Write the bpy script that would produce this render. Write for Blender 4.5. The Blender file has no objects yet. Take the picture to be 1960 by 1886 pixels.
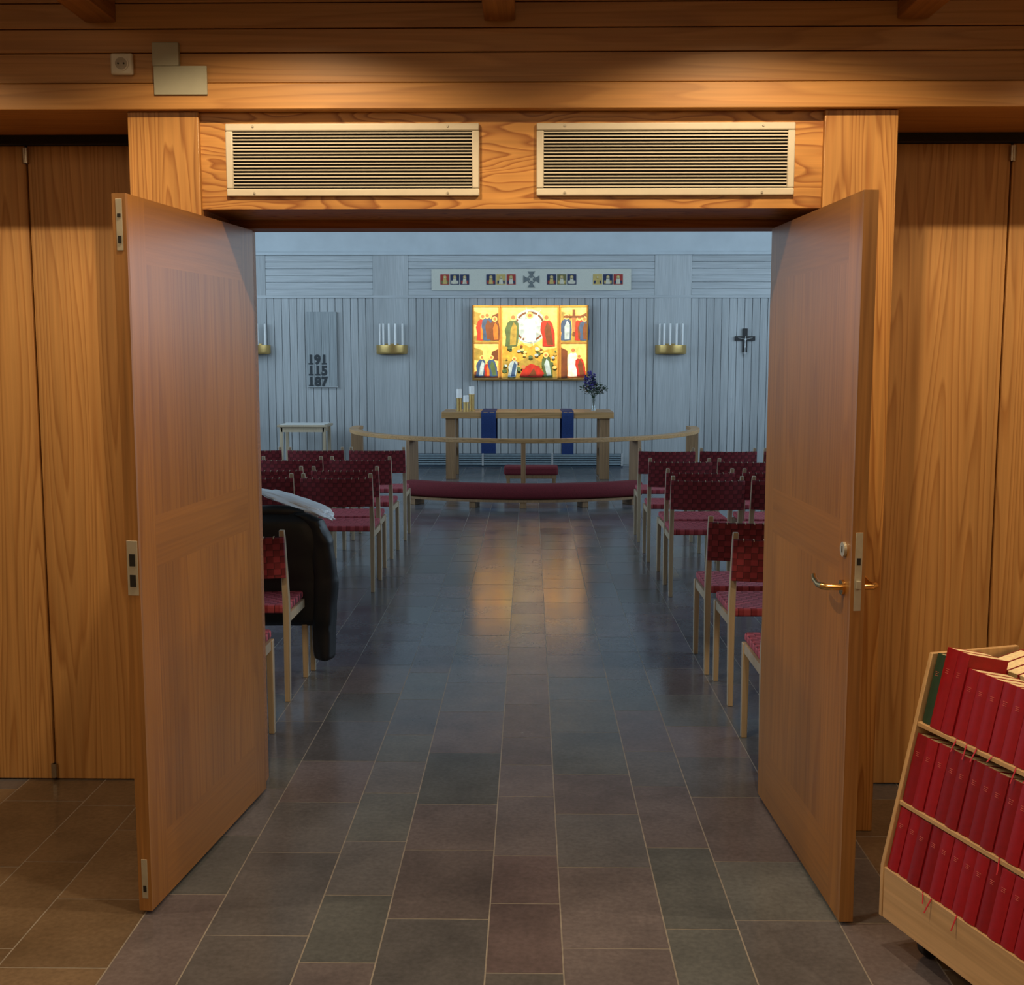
import bpy, bmesh, math, random
from mathutils import Vector, Matrix, noise
random.seed(11)
sc = bpy.context.scene
COL = sc.collection
PI = math.pi
# ------------------------------------------------------------------ camera geometry
H = 1.65; F = 2250.0
th = math.atan(268/F); ps = math.atan(35/F)
CAM = Vector((0, 0, H))
fw = Vector((-math.sin(ps)*math.cos(th), math.cos(ps)*math.cos(th), -math.sin(th)))
rt = Vector((math.cos(ps), math.sin(ps), 0))
up = rt.cross(fw)
def ray(px, py): return fw + rt*((px-980)/F) - up*((py-943)/F)
def at(px, py, Y): r = ray(px, py); return CAM + r*(Y/r.y)
def atz(px, py, Z): r = ray(px, py); return CAM + r*((Z-H)/r.z)
cd = bpy.data.cameras.new('camera'); co = bpy.data.objects.new('camera', cd); COL.objects.link(co)
cd.sensor_fit = 'HORIZONTAL'; cd.sensor_width = 36; cd.lens = F/1960*36; cd.clip_start = .05
m = Matrix((rt, up, -fw)).transposed().to_4x4(); m.translation = CAM; co.matrix_world = m
sc.camera = co
try: sc.view_settings.view_transform = 'Standard'
except Exception: pass

# ------------------------------------------------------------------ mesh builder
class MB:
    def __init__(s): s.bm = bmesh.new(); s.mi = 0
    def face(s, vs):
        try: f = s.bm.faces.new(vs)
        except ValueError: return None
        f.material_index = s.mi; return f
    def hexa(s, c):
        v = [s.bm.verts.new(p) for p in c]
        for q in ((0,3,2,1),(4,5,6,7),(0,1,5,4),(1,2,6,5),(2,3,7,6),(3,0,4,7)): s.face([v[i] for i in q])
    def box(s, x0, x1, y0, y1, z0, z1, M=None):
        c = [Vector(p) for p in ((x0,y0,z0),(x1,y0,z0),(x1,y1,z0),(x0,y1,z0),(x0,y0,z1),(x1,y0,z1),(x1,y1,z1),(x0,y1,z1))]
        if M: c = [M @ p for p in c]
        s.hexa(c)
    def prism(s, pts, ext):
        ext = Vector(ext); a = [s.bm.verts.new(Vector(p)) for p in pts]; b = [s.bm.verts.new(Vector(p)+ext) for p in pts]
        s.face(a[::-1]); s.face(b); n = len(a)
        for i in range(n): s.face([a[i], a[(i+1)%n], b[(i+1)%n], b[i]])
    def loft(s, rings, cap=True, closed=True):
        R = [[s.bm.verts.new(Vector(p)) for p in r] for r in rings]; n = len(R[0])
        for i in range(len(R)-1):
            for j in range(n if closed else n-1):
                k = (j+1) % n; s.face([R[i][j], R[i][k], R[i+1][k], R[i+1][j]])
        if cap: s.face(R[0][::-1]); s.face(R[-1])
        return R
    def tube(s, path, r, n=8):
        path = [Vector(p) for p in path]; rings = []
        for i, p in enumerate(path):
            d = (path[min(i+1, len(path)-1)] - path[max(i-1, 0)]).normalized()
            a = d.cross(Vector((0,0,1)))
            if a.length < .01: a = d.cross(Vector((0,1,0)))
            a.normalize(); b = d.cross(a); rr = r[i] if isinstance(r, (list, tuple)) else r
            rings.append([p + (a*math.cos(t*2*PI/n) + b*math.sin(t*2*PI/n))*rr for t in range(n)])
        s.loft(rings)
    def lathe(s, prof, c=(0,0,0), n=24):
        c = Vector(c)
        s.loft([[c+Vector((r*math.cos(t*2*PI/n), r*math.sin(t*2*PI/n), z)) for t in range(n)] for r, z in prof])
    def ball(s, c, r, sc3=(1,1,1), sub=1):
        g = bmesh.ops.create_icosphere(s.bm, subdivisions=sub, radius=1)
        for v in g['verts']: v.co = Vector(c) + Vector((v.co.x*r*sc3[0], v.co.y*r*sc3[1], v.co.z*r*sc3[2]))
        for f in {f for v in g['verts'] for f in v.link_faces}: f.material_index = s.mi
    def disc(s, c, r, d=(0,-.001,0), n=24, sx=1):
        c = Vector(c); s.prism([c+Vector((r*sx*math.cos(t*2*PI/n), 0, r*math.sin(t*2*PI/n))) for t in range(n)], d)
    def build(s, name, mats, parent=None, smooth=True, bevel=0, seg=2):
        bmesh.ops.recalc_face_normals(s.bm, faces=s.bm.faces)
        me = bpy.data.meshes.new(name); s.bm.to_mesh(me); s.bm.free()
        for mt in (mats if isinstance(mats, (list, tuple)) else [mats]): me.materials.append(mt)
        if smooth:
            for p in me.polygons: p.use_smooth = True
            try: me.set_sharp_from_angle(angle=math.radians(38))
            except Exception: pass
        o = bpy.data.objects.new(name, me); COL.objects.link(o)
        if parent: o.parent = parent
        if bevel:
            b = o.modifiers.new('bevel', 'BEVEL'); b.width = bevel; b.segments = seg; b.limit_method = 'ANGLE'
        return o
def tag(o, label=None, cat=None, group=None, kind=None):
    if label: o['label'] = label
    if cat: o['category'] = cat
    if group: o['group'] = group
    if kind: o['kind'] = kind
    return o
def empty(name, loc=(0,0,0), rz=0, label=None, cat=None, group=None, kind=None):
    o = bpy.data.objects.new(name, None); COL.objects.link(o); o.location = loc; o.rotation_euler = (0,0,rz)
    o.empty_display_size = .05
    return tag(o, label, cat, group, kind)
def dup(root, loc=None, rz=None, label=None, group=None):
    r = root.copy(); COL.objects.link(r)
    if loc is not None: r.location = loc
    if rz is not None: r.rotation_euler = (0,0,rz)
    if label: r['label'] = label
    if group: r['group'] = group
    for ch in list(root.children):
        c = ch.copy(); COL.objects.link(c); c.parent = r
        for g in list(ch.children):
            d = g.copy(); COL.objects.link(d); d.parent = c
    return r
def struct(o, label=None, cat=None):
    o['kind'] = 'structure'
    if label: o['label'] = label
    if cat: o['category'] = cat
    return o

# ------------------------------------------------------------------ materials
def newmat(name):
    m = bpy.data.materials.new(name); m.use_nodes = True; nt = m.node_tree
    return m, nt, nt.nodes['Principled BSDF']
def N(nt, t, **k):
    n = nt.nodes.new(t)
    for a, b in k.items(): setattr(n, a, b)
    return n
def plain(name, c, rough=.5, metal=0, nscale=30, var=.12, bump=0, trans=0, coat=0, spec=.5):
    m, nt, b = newmat(name)
    b.inputs['Roughness'].default_value = rough; b.inputs['Metallic'].default_value = metal
    b.inputs['Specular IOR Level'].default_value = spec
    if trans: b.inputs['Transmission Weight'].default_value = trans
    if coat: b.inputs['Coat Weight'].default_value = coat
    tc = N(nt, 'ShaderNodeTexCoord'); no = N(nt, 'ShaderNodeTexNoise'); no.inputs['Scale'].default_value = nscale; no.inputs['Detail'].default_value = 3
    nt.links.new(tc.outputs['Object'], no.inputs['Vector'])
    cr = N(nt, 'ShaderNodeValToRGB'); e = cr.color_ramp.elements
    e[0].position = .3; e[1].position = .7
    e[0].color = (*[x*(1-var) for x in c], 1); e[1].color = (*[min(1, x*(1+var)) for x in c], 1)
    nt.links.new(no.outputs['Fac'], cr.inputs['Fac']); nt.links.new(cr.outputs['Color'], b.inputs['Base Color'])
    if bump:
        bp = N(nt, 'ShaderNodeBump'); bp.inputs['Strength'].default_value = bump; bp.inputs['Distance'].default_value = .005
        nt.links.new(no.outputs['Fac'], bp.inputs['Height']); nt.links.new(bp.outputs['Normal'], b.inputs['Normal'])
    return m
def wood(name, c1, c2, axis=2, across=4.5, along=.45, rings=9, rough=.4, strength=1.0, fine=.25, coat=0, spec=.5):
    m, nt, b = newmat(name); L = nt.links.new
    b.inputs['Roughness'].default_value = rough; b.inputs['Specular IOR Level'].default_value = spec
    if coat: b.inputs['Coat Weight'].default_value = coat; b.inputs['Coat Roughness'].default_value = .25
    tc = N(nt, 'ShaderNodeTexCoord'); oi = N(nt, 'ShaderNodeObjectInfo')
    mu = N(nt, 'ShaderNodeMath', operation='MULTIPLY'); mu.inputs[1].default_value = 17.3; L(oi.outputs['Random'], mu.inputs[0])
    ad = N(nt, 'ShaderNodeVectorMath', operation='ADD'); L(tc.outputs['Object'], ad.inputs[0]); L(mu.outputs[0], ad.inputs[1])
    def mapped(ac, al):
        mp = N(nt, 'ShaderNodeMapping'); s = [ac]*3; s[axis] = al; mp.inputs['Scale'].default_value = s; L(ad.outputs[0], mp.inputs['Vector']); return mp
    n1 = N(nt, 'ShaderNodeTexNoise'); n1.inputs['Scale'].default_value = 1; n1.inputs['Detail'].default_value = 1.6; n1.inputs['Roughness'].default_value = .35
    L(mapped(across, along).outputs[0], n1.inputs['Vector'])
    r = N(nt, 'ShaderNodeMath', operation='MULTIPLY'); r.inputs[1].default_value = rings*2; L(n1.outputs['Fac'], r.inputs[0])
    fr = N(nt, 'ShaderNodeMath', operation='FRACT'); L(r.outputs[0], fr.inputs[0])
    cr = N(nt, 'ShaderNodeValToRGB'); e = cr.color_ramp.elements
    e[0].position = 0; e[0].color = (*c1, 1); e[1].position = 1; e[1].color = (*c1, 1)
    x = e.new(.55); x.color = (*[a*(1-.25*strength)+b_*.25*strength for a, b_ in zip(c1, c2)], 1)
    x = e.new(.86); x.color = (*[a*(1-.9*strength)+b_*.9*strength for a, b_ in zip(c1, c2)], 1)
    L(fr.outputs[0], cr.inputs['Fac'])
    n2 = N(nt, 'ShaderNodeTexNoise'); n2.inputs['Scale'].default_value = 1; n2.inputs['Detail'].default_value = 2
    L(mapped(90, 2.2).outputs[0], n2.inputs['Vector'])
    n3 = N(nt, 'ShaderNodeTexNoise'); n3.inputs['Scale'].default_value = 1; n3.inputs['Detail'].default_value = 1
    L(mapped(3.2, .15).outputs[0], n3.inputs['Vector'])
    a1 = N(nt, 'ShaderNodeMapRange'); a1.inputs['From Min'].default_value = .3; a1.inputs['From Max'].default_value = .7; a1.inputs['To Min'].default_value = 1-fine; a1.inputs['To Max'].default_value = 1+fine*.5
    L(n2.outputs['Fac'], a1.inputs['Value'])
    a2 = N(nt, 'ShaderNodeMapRange'); a2.inputs['From Min'].default_value = .35; a2.inputs['From Max'].default_value = .65; a2.inputs['To Min'].default_value = .87; a2.inputs['To Max'].default_value = 1.08
    L(n3.outputs['Fac'], a2.inputs['Value'])
    mm = N(nt, 'ShaderNodeMath', operation='MULTIPLY'); L(a1.outputs[0], mm.inputs[0]); L(a2.outputs[0], mm.inputs[1])
    vm = N(nt, 'ShaderNodeVectorMath', operation='SCALE'); L(cr.outputs['Color'], vm.inputs[0]); L(mm.outputs[0], vm.inputs['Scale'])
    L(vm.outputs[0], b.inputs['Base Color'])
    return m
P1 = (.50,.258,.076); P2 = (.29,.112,.025)
W_v = wood('pine_vertical', P1, P2, 2, 5, .45, 8, .42)
W_post = wood('pine_post', (.54,.275,.080), (.29,.105,.021), 2, 12, .8, 7, .42, .9, .15)
W_h = wood('pine_horizontal', (.49,.243,.070), P2, 0, 9, .4, 6, .42, .5, .15)
W_fl = wood('pine_flame', (.56,.280,.076), (.28,.095,.018), 0, 12, 2.6, 6, .4, 1.1, .15)
W_dark = wood('pine_dark', (.38,.16,.045), (.24,.085,.02), 0, 8, .4, 8, .45, .7)
W_joist = wood('pine_joist', (.34,.16,.05), (.24,.09,.025), 1, 8, .4, 8, .5, .7)
D_v = wood('door_vertical', (.37,.158,.024), (.26,.098,.012), 2, 9, .4, 5, .34, .75, .10, 0, .30)
D_h = wood('door_horizontal', (.365,.154,.023), (.30,.118,.015), 0, 12, .4, 6, .34, .45, .12, 0, .30)
D_edge = wood('door_edge', (.36,.170,.048), (.28,.115,.028), 2, 12, .3, 6, .5, .5)
W_part = wood('partition_pine', (.56,.305,.104), (.35,.152,.040), 2, 8, .36, 8, .5, .85, .13)
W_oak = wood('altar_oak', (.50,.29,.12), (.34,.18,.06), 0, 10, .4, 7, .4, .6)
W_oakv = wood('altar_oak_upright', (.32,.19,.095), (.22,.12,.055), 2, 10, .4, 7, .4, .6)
W_birch = wood('birch', (.50,.40,.27), (.42,.32,.20), 2, 14, .5, 5, .42, .4, .12)
W_cart = wood('cart_birch', (.62,.41,.21), (.52,.32,.15), 0, 9, .5, 6, .45, .5, .12)
W_cartv = wood('cart_birch_upright', (.62,.41,.21), (.52,.32,.15), 2, 9, .5, 6, .45, .5, .12)
W_wall = wood('glazed_panelling', (.46,.48,.485), (.39,.415,.43), 2, 8, .4, 6, .6, .6, .16)
W_wallh = wood('glazed_panelling_horizontal', (.46,.485,.495), (.39,.415,.43), 0, 8, .4, 6, .6, .6, .16)
M_plaster = plain('pale_plaster', (.50,.55,.58), .8, nscale=4, var=.05)
M_ceil = wood('ceiling_wood', (.16,.15,.14), (.12,.11,.10), 1, 8, .4, 6, .8, .6)
M_plaster_w = plain('warm_plaster', (.55,.38,.22), .8, nscale=4, var=.05)
M_gap = plain('dark_gap', (.03,.018,.01), .8)
M_groove = plain('grey_groove', (.42,.45,.47), .8)
M_cream = plain('cream_metal', (.62,.58,.48), .42, var=.03)
M_black = plain('black_void', (.012,.01,.008), .8)
M_white = plain('white_plastic', (.62,.60,.52), .35, var=.03)
M_cover = plain('pale_painted_cover', (.36,.36,.28), .6, var=.03)
M_brass = plain('brass', (.80,.52,.20), .22, 1, var=.06)
M_sbrass = plain('satin_brass', (.62,.42,.15), .35, .75, var=.06)
M_steel = plain('steel', (.5,.47,.40), .4, 1, var=.1)
M_plate = plain('plate_steel', (.50,.48,.40), .4, .35, var=.08)
M_wax = plain('white_wax', (.9,.9,.88), .45, var=.03)
M_wick = plain('wick', (.05,.04,.03), .8)
M_blue = plain('blue_cloth', (.005,.028,.13), .8, nscale=80, var=.2, bump=.2)
M_kneel = plain('maroon_upholstery', (.15,.011,.018), .85, nscale=120, var=.25, bump=.3)
M_jack = plain('black_nylon', (.004,.004,.006), .5, nscale=9, var=.3, bump=.12)
M_bag = plain('white_plastic_film', (.84,.89,.95), .3, nscale=12, var=.06, bump=.3)
M_red = plain('red_book_cloth', (.29,.004,.011), .5, nscale=60, var=.1, spec=.35)
M_redd = plain('deep_red_book_cloth', (.22,.003,.008), .5, nscale=60, var=.1, spec=.35)
M_green = plain('dark_green_book_cloth', (.015,.05,.03), .5, var=.1)
M_page = plain('cream_pages', (.85,.72,.46), .7, nscale=120, var=.12)
M_gold = plain('gold_foil', (.46,.09,.07), .5, 0, var=.05)
M_rib = plain('red_ribbon', (.55,.02,.03), .5)
M_rub = plain('black_rubber', (.02,.02,.022), .5)
M_iron = plain('black_cross_wood', (.012,.011,.012), .4)
M_silver = plain('pale_silver', (.55,.56,.56), .4, .3)
M_linen = plain('white_linen', (.70,.71,.68), .85, nscale=60, var=.04)
M_cream_cloth = plain('cream_cloth', (.60,.60,.52), .85, nscale=60, var=.04)
M_leaf = plain('leaf_green', (.025,.06,.028), .5, var=.3)
M_purple = plain('purple_petals', (.06,.04,.24), .6, var=.4)
M_ink = plain('dark_grey_paint', (.03,.038,.045), .6)
M_glass = plain('clear_glass', (.85,.9,.9), .05, 0, var=.01, trans=.9)
M_rad = plain('dark_blue_metal', (.05,.08,.11), .4, .3)
M_sage = plain('grey_embroidery', (.16,.18,.18), .8)
def weave(name, ca, cb, cl, ax2, lw=.10, pitch=.036):
    m, nt, b = newmat(name); L = nt.links.new; b.inputs['Roughness'].default_value = .75
    tc = N(nt, 'ShaderNodeTexCoord'); sp = N(nt, 'ShaderNodeSeparateXYZ'); L(tc.outputs['Object'], sp.inputs[0])
    k = 1/pitch
    def line(o, off):
        a = N(nt, 'ShaderNodeMath', operation='MULTIPLY_ADD'); a.inputs[1].default_value = k; a.inputs[2].default_value = off; L(o, a.inputs[0])
        f = N(nt, 'ShaderNodeMath', operation='FRACT'); L(a.outputs[0], f.inputs[0])
        c = N(nt, 'ShaderNodeMath', operation='LESS_THAN'); c.inputs[1].default_value = lw; L(f.outputs[0], c.inputs[0])
        fl = N(nt, 'ShaderNodeMath', operation='FLOOR'); L(a.outputs[0], fl.inputs[0]); return c, fl
    lx, fx = line(sp.outputs['X'], 20.5); ly, fy = line(sp.outputs[ax2], 20.3)
    s = N(nt, 'ShaderNodeMath', operation='ADD'); L(fx.outputs[0], s.inputs[0]); L(fy.outputs[0], s.inputs[1])
    md = N(nt, 'ShaderNodeMath', operation='MODULO'); md.inputs[1].default_value = 2; L(s.outputs[0], md.inputs[0])
    mx = N(nt, 'ShaderNodeMix', data_type='RGBA'); mx.inputs[6].default_value = (*ca, 1); mx.inputs[7].default_value = (*cb, 1); L(md.outputs[0], mx.inputs[0])
    inv = N(nt, 'ShaderNodeMath', operation='SUBTRACT'); inv.inputs[0].default_value = 1; L(md.outputs[0], inv.inputs[1])
    p1 = N(nt, 'ShaderNodeMath', operation='MULTIPLY'); L(lx.outputs[0], p1.inputs[0]); L(md.outputs[0], p1.inputs[1])
    p2 = N(nt, 'ShaderNodeMath', operation='MULTIPLY'); L(ly.outputs[0], p2.inputs[0]); L(inv.outputs[0], p2.inputs[1])
    mxx = N(nt, 'ShaderNodeMath', operation='MAXIMUM'); L(p1.outputs[0], mxx.inputs[0]); L(p2.outputs[0], mxx.inputs[1])
    m2 = N(nt, 'ShaderNodeMix', data_type='RGBA'); L(mxx.outputs[0], m2.inputs[0]); L(mx.outputs[2], m2.inputs[6]); m2.inputs[7].default_value = (*cl, 1)
    L(m2.outputs[2], b.inputs['Base Color']); return m
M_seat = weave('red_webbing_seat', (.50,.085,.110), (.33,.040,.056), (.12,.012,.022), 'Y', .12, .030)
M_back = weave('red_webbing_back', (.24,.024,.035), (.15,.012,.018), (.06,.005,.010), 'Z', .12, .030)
# stone floor: tile tint in Col.rgb, tile roughness in Col alpha
def stone():
    m, nt, b = newmat('slate_tiles'); L = nt.links.new
    at_ = N(nt, 'ShaderNodeAttribute'); at_.attribute_name = 'Col'
    tc = N(nt, 'ShaderNodeTexCoord')
    n1 = N(nt, 'ShaderNodeTexNoise'); n1.inputs['Scale'].default_value = 2.5; n1.inputs['Detail'].default_value = 8; n1.inputs['Roughness'].default_value = .68
    L(tc.outputs['Object'], n1.inputs['Vector'])
    n2 = N(nt, 'ShaderNodeTexNoise'); n2.inputs['Scale'].default_value = 60; n2.inputs['Detail'].default_value = 4; L(tc.outputs['Object'], n2.inputs['Vector'])
    r1 = N(nt, 'ShaderNodeMapRange'); r1.inputs['From Min'].default_value = .3; r1.inputs['From Max'].default_value = .7; r1.inputs['To Min'].default_value = .70; r1.inputs['To Max'].default_value = 1.30; L(n1.outputs['Fac'], r1.inputs['Value'])
    r2 = N(nt, 'ShaderNodeMapRange'); r2.inputs['From Min'].default_value = .3; r2.inputs['From Max'].default_value = .7; r2.inputs['To Min'].default_value = .86; r2.inputs['To Max'].default_value = 1.14; L(n2.outputs['Fac'], r2.inputs['Value'])
    mm = N(nt, 'ShaderNodeMath', operation='MULTIPLY'); L(r1.outputs[0], mm.inputs[0]); L(r2.outputs[0], mm.inputs[1])
    vs = N(nt, 'ShaderNodeVectorMath', operation='SCALE'); L(at_.outputs['Color'], vs.inputs[0]); L(mm.outputs[0], vs.inputs['Scale'])
    L(vs.outputs[0], b.inputs['Base Color'])
    rr = N(nt, 'ShaderNodeMapRange'); rr.inputs['From Min'].default_value = .3; rr.inputs['From Max'].default_value = .7; rr.inputs['To Min'].default_value = .85; rr.inputs['To Max'].default_value = 1.2; L(n1.outputs['Fac'], rr.inputs['Value'])
    rm = N(nt, 'ShaderNodeMath', operation='MULTIPLY'); L(rr.outputs[0], rm.inputs[0]); L(at_.outputs['Alpha'], rm.inputs[1]); L(rm.outputs[0], b.inputs['Roughness'])
    b.inputs['Specular IOR Level'].default_value = .5
    return m
M_stone = stone(); M_grout = plain('light_grout', (.30,.285,.265), .35, var=.2)

# ------------------------------------------------------------------ floor
def make_floor():
    bm = bmesh.new(); lay = bm.loops.layers.float_color.new('Col')
    x = -.628 - .51*11; k = 0; g = .0022
    while x < 6.1:
        w = .21 if k % 2 == 0 else .30
        mid = abs(x+w/2) < .08
        y = -3 - random.random()*.5
        while y < 17.3:
            l = random.choice((.34,.40,.44,.48,.52,.56)); y1 = y+l
            vs = [bm.verts.new(p) for p in ((x+g,y+g,0),(x+w-g,y+g,0),(x+w-g,y1-g,0),(x+g,y1-g,0))]
            f = bm.faces.new(vs); v = random.uniform(.82, 1.18); t = random.random()
            base = (.118,.120,.136) if t < .5 else ((.110,.121,.130) if t < .75 else (.130,.116,.130))
            if y < 4.2 and abs(x+w/2+.07) > 1.12: base = (.165,.122,.082)      # warm lamp light at the foyer sides put into the tile tint
            if mid: base = (base[0]*1.10, base[1]*.98, base[2]*.98)
            ro = random.uniform(.155,.195) + (.05 if mid else 0)
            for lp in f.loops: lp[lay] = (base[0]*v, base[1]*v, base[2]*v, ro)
            y = y1
        x += w; k += 1
    vs = [bm.verts.new(p) for p in ((-6.2,-3.2,-.0005),(6.3,-3.2,-.0005),(6.3,17.4,-.0005),(-6.2,17.4,-.0005))]
    f = bm.faces.new(vs); f.material_index = 1
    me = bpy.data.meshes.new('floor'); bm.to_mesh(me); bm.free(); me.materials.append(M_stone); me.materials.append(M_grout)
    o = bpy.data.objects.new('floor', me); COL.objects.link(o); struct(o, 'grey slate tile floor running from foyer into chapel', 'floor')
make_floor()

# ------------------------------------------------------------------ shell
YF = 3.93; YB = 4.42; YW = 17.15; ZC = 3.06
def wall(name, box, mat, label, cat='wall'):
    b = MB(); b.box(*box); return struct(b.build(name, mat, smooth=False), label, cat)
wall('wall_foyer_left', (-4.1,-4,-3,4.45,0,ZC), M_plaster_w, 'left wall of the foyer')
wall('wall_foyer_right', (3.2,3.3,-3,4.45,0,ZC), M_plaster_w, 'right wall of the foyer')
wall('wall_foyer_rear', (-4.1,3.3,-3.1,-3,0,ZC), M_plaster_w, 'wall behind the viewer in the foyer')
wall('ceiling_foyer', (-4.1,3.3,-3.1,4.3,ZC,ZC+.1), W_joist, 'pine boarded foyer ceiling', 'ceiling')
wall('wall_chapel_left', (-6.1,-6,4.42,17.3,0,4.2), M_plaster, 'left wall of the chapel')
wall('wall_chapel_right', (6,6.1,4.42,17.3,0,4.2), M_plaster, 'right wall of the chapel')
wall('ceiling_chapel', (-6.1,6.1,4.3,17.3,4.2,4.3), M_ceil, 'chapel ceiling', 'ceiling')
wall('wall_chapel_front_upper', (-6.1,6.1,4.34,4.45,2.85,4.2), M_plaster, 'upper wall over the doorway inside the chapel')
wall('wall_chapel_front_left', (-6.1,-2.76,4.34,4.45,0,2.85), W_v, 'wall beyond the left folding partition')
wall('wall_chapel_front_right', (2.62,6.1,4.34,4.45,0,2.85), W_v, 'wall beyond the right folding partition')
# facade
b = MB(); b.box(-1.083,.95,3.95,YB-.001,2.12,2.429); struct(b.build('wall_front_lintel', W_fl, smooth=False), 'flame grained pine lintel panel over the double doorway', 'lintel')
b = MB(); b.box(-1.316,-1.083,YF,YB,0,2.429); struct(b.build('trim_1', W_post, bevel=.003), 'pine post left of the doorway', 'door post')
b = MB(); b.box(.95,1.187,YF,YB,0,2.429); struct(b.build('trim_2', W_post, bevel=.003), 'pine post right of the doorway', 'door post')
b = MB(); b.box(-1.082,-1.02,4.285,YB,0,2.119); b.box(.888,.949,4.285,YB,0,2.119); b.box(-1.02,.888,4.285,YB,2.092,2.119)
struct(b.build('trim_3', W_dark, smooth=False), 'rebated inner frame of the double doorway', 'door frame')
b = MB(); b.box(-4,3.2,3.90,4.34,2.43,2.512); struct(b.build('trim_4', W_h, bevel=.003), 'pine trim board running above the vent grilles', 'trim')
b = MB()
for i, (z0, z1) in enumerate(((2.516,2.608),(2.611,2.683),(2.686,2.763),(2.766,2.85),(2.853,2.95),(2.953,ZC))): b.box(-4,3.2,3.915,4.33,z0,z1)
struct(b.build('wall_front_boards', W_h, bevel=.002), 'horizontal pine boards above the doorway', 'wall')
b = MB(); b.box(-4,3.2,3.93,4.32,2.50,ZC-.01); struct(b.build('wall_front_core', M_gap, smooth=False), 'dark backing behind the pine boards', 'wall')
b = MB(); b.box(-2.76,-1.317,4.341,4.44,2.400,2.45); b.box(1.188,2.62,4.341,4.44,2.400,2.45)
struct(b.build('trim_5', M_black, smooth=False), 'dark top track of the folding partition', 'track')
for X in (-1.385,-.10,1.215):
    b = MB(); b.box(X-.05,X+.05,-3,3.914,2.705,ZC-.001); o = b.build('ceiling_joist', W_joist, bevel=.004)
    struct(o, 'dark pine ceiling joist meeting the boards above the doorway', 'joist')
# folding partition panels
def panel(x0, x1, label):
    t = empty('partition_panel', ((x0+x1)/2, 4.38, 0), 0, label, 'partition panel'); w = (x1-x0)/2-.001
    b = MB(); b.box(-w,w,0,.04,.004,2.399); b.build('board', W_part, t, bevel=.003)
    b = MB(); b.box(w-.02,w+.02,.0405,.046,.004,2.399); b.build('seam_blocker', M_black, t)  # black strip added behind the seam to stop chapel light showing through
    for z0 in (.013, 2.335):
        b = MB(); xx = w if x1 < 0 and x1 < -1.4 else (-w if x1 < 0 else (w if x1 < 2 else -w))
        b.tube([(xx,-.008,z0),(xx,-.008,z0+.055)], .009, 10); b.build('hinge_pin', M_steel, t)
    return t
panel(-2.75,-1.845,'pine folding partition panel cut off by left edge of photo')
panel(-1.840,-1.320,'pine folding partition panel between left door and leftmost seam')
panel(1.190,1.732,'pine folding partition panel right of the right door post')
panel(1.737,2.61,'pine folding partition panel cut off by right edge of photo')

# ------------------------------------------------------------------ doors
def door(name, hx, hy, fx, fy, s, label):
    W = math.hypot(fx-hx, fy-hy); t = empty(name, (hx,hy,0), math.atan2(fy-hy, fx-hx), label, 'door', kind='structure')
    T = .040; y0, y1 = (-T, 0) if s > 0 else (0, T); Z0, Z1 = .012, 2.085
    def bx(nm, x0, x1, z0, z1, mt):
        b = MB(); b.box(x0,x1,y0,y1,z0,z1); return b.build(nm, mt, t, smooth=False)
    bx('stile', 0, .115, Z0, Z1, D_v); bx('stile', W-.115, W-.012, Z0, Z1, D_v)
    bx('edge_strip', W-.012, W, Z0, Z1, D_edge)
    for z0, z1 in ((Z0,.215),(1.02,1.175),(1.90,Z1)): bx('rail', .115, W-.115, z0, z1, D_h)
    for z0, z1 in ((.2150,1.0200),(1.1750,1.9000)):
        b = MB(); n = 3; a = .115; w = (W-.230)/n
        for i in range(n): b.box(a+w*i, a+w*(i+1), y0, y1, z0, z1)
        b.build('panel', D_v, t, smooth=False)
    return t, W, y0, y1
d1, W1, ya, yb = door('door_1', -.996, 4.272, -1.113, 3.284, 1, 'left leaf of the open pine double door')
d2, W2, yc, yd = door('door_2', .853, 4.25, .897, 3.249, -1, 'right leaf of the open pine double door with brass lever')
def plate(t, W, y0, y1, z0, z1, holes, nm, wd=.011):
    b = MB(); c = (y0+y1)/2; b.box(W-.001,W+.0015,c-wd,c+wd,z0,z1); b.mi = 1
    for h0, h1 in holes: b.box(W+.0014,W+.003,c-wd*.55,c+wd*.55,h0,h1)
    return b.build(nm, [M_plate, M_black], t, bevel=.0006)
plate(d1, W1, ya, yb, .960, 1.118, ((.985,1.02),(1.045,1.08)), 'strike_plate', .016)
plate(d1, W1, ya, yb, 1.93, 2.07, ((1.95,1.97),(2.02,2.03)), 'flush_bolt', .009)
plate(d1, W1, ya, yb, .05, .17, ((.07,.09),), 'flush_bolt', .009)
plate(d2, W2, yc, yd, .930, 1.152, ((1.06,1.08),), 'lock_plate', .010)
b = MB(); c = (yc+yd)/2; b.box(W2, W2+.012, c-.006, c+.006, .995, 1.015); b.build('latch', M_plate, d2)
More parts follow.
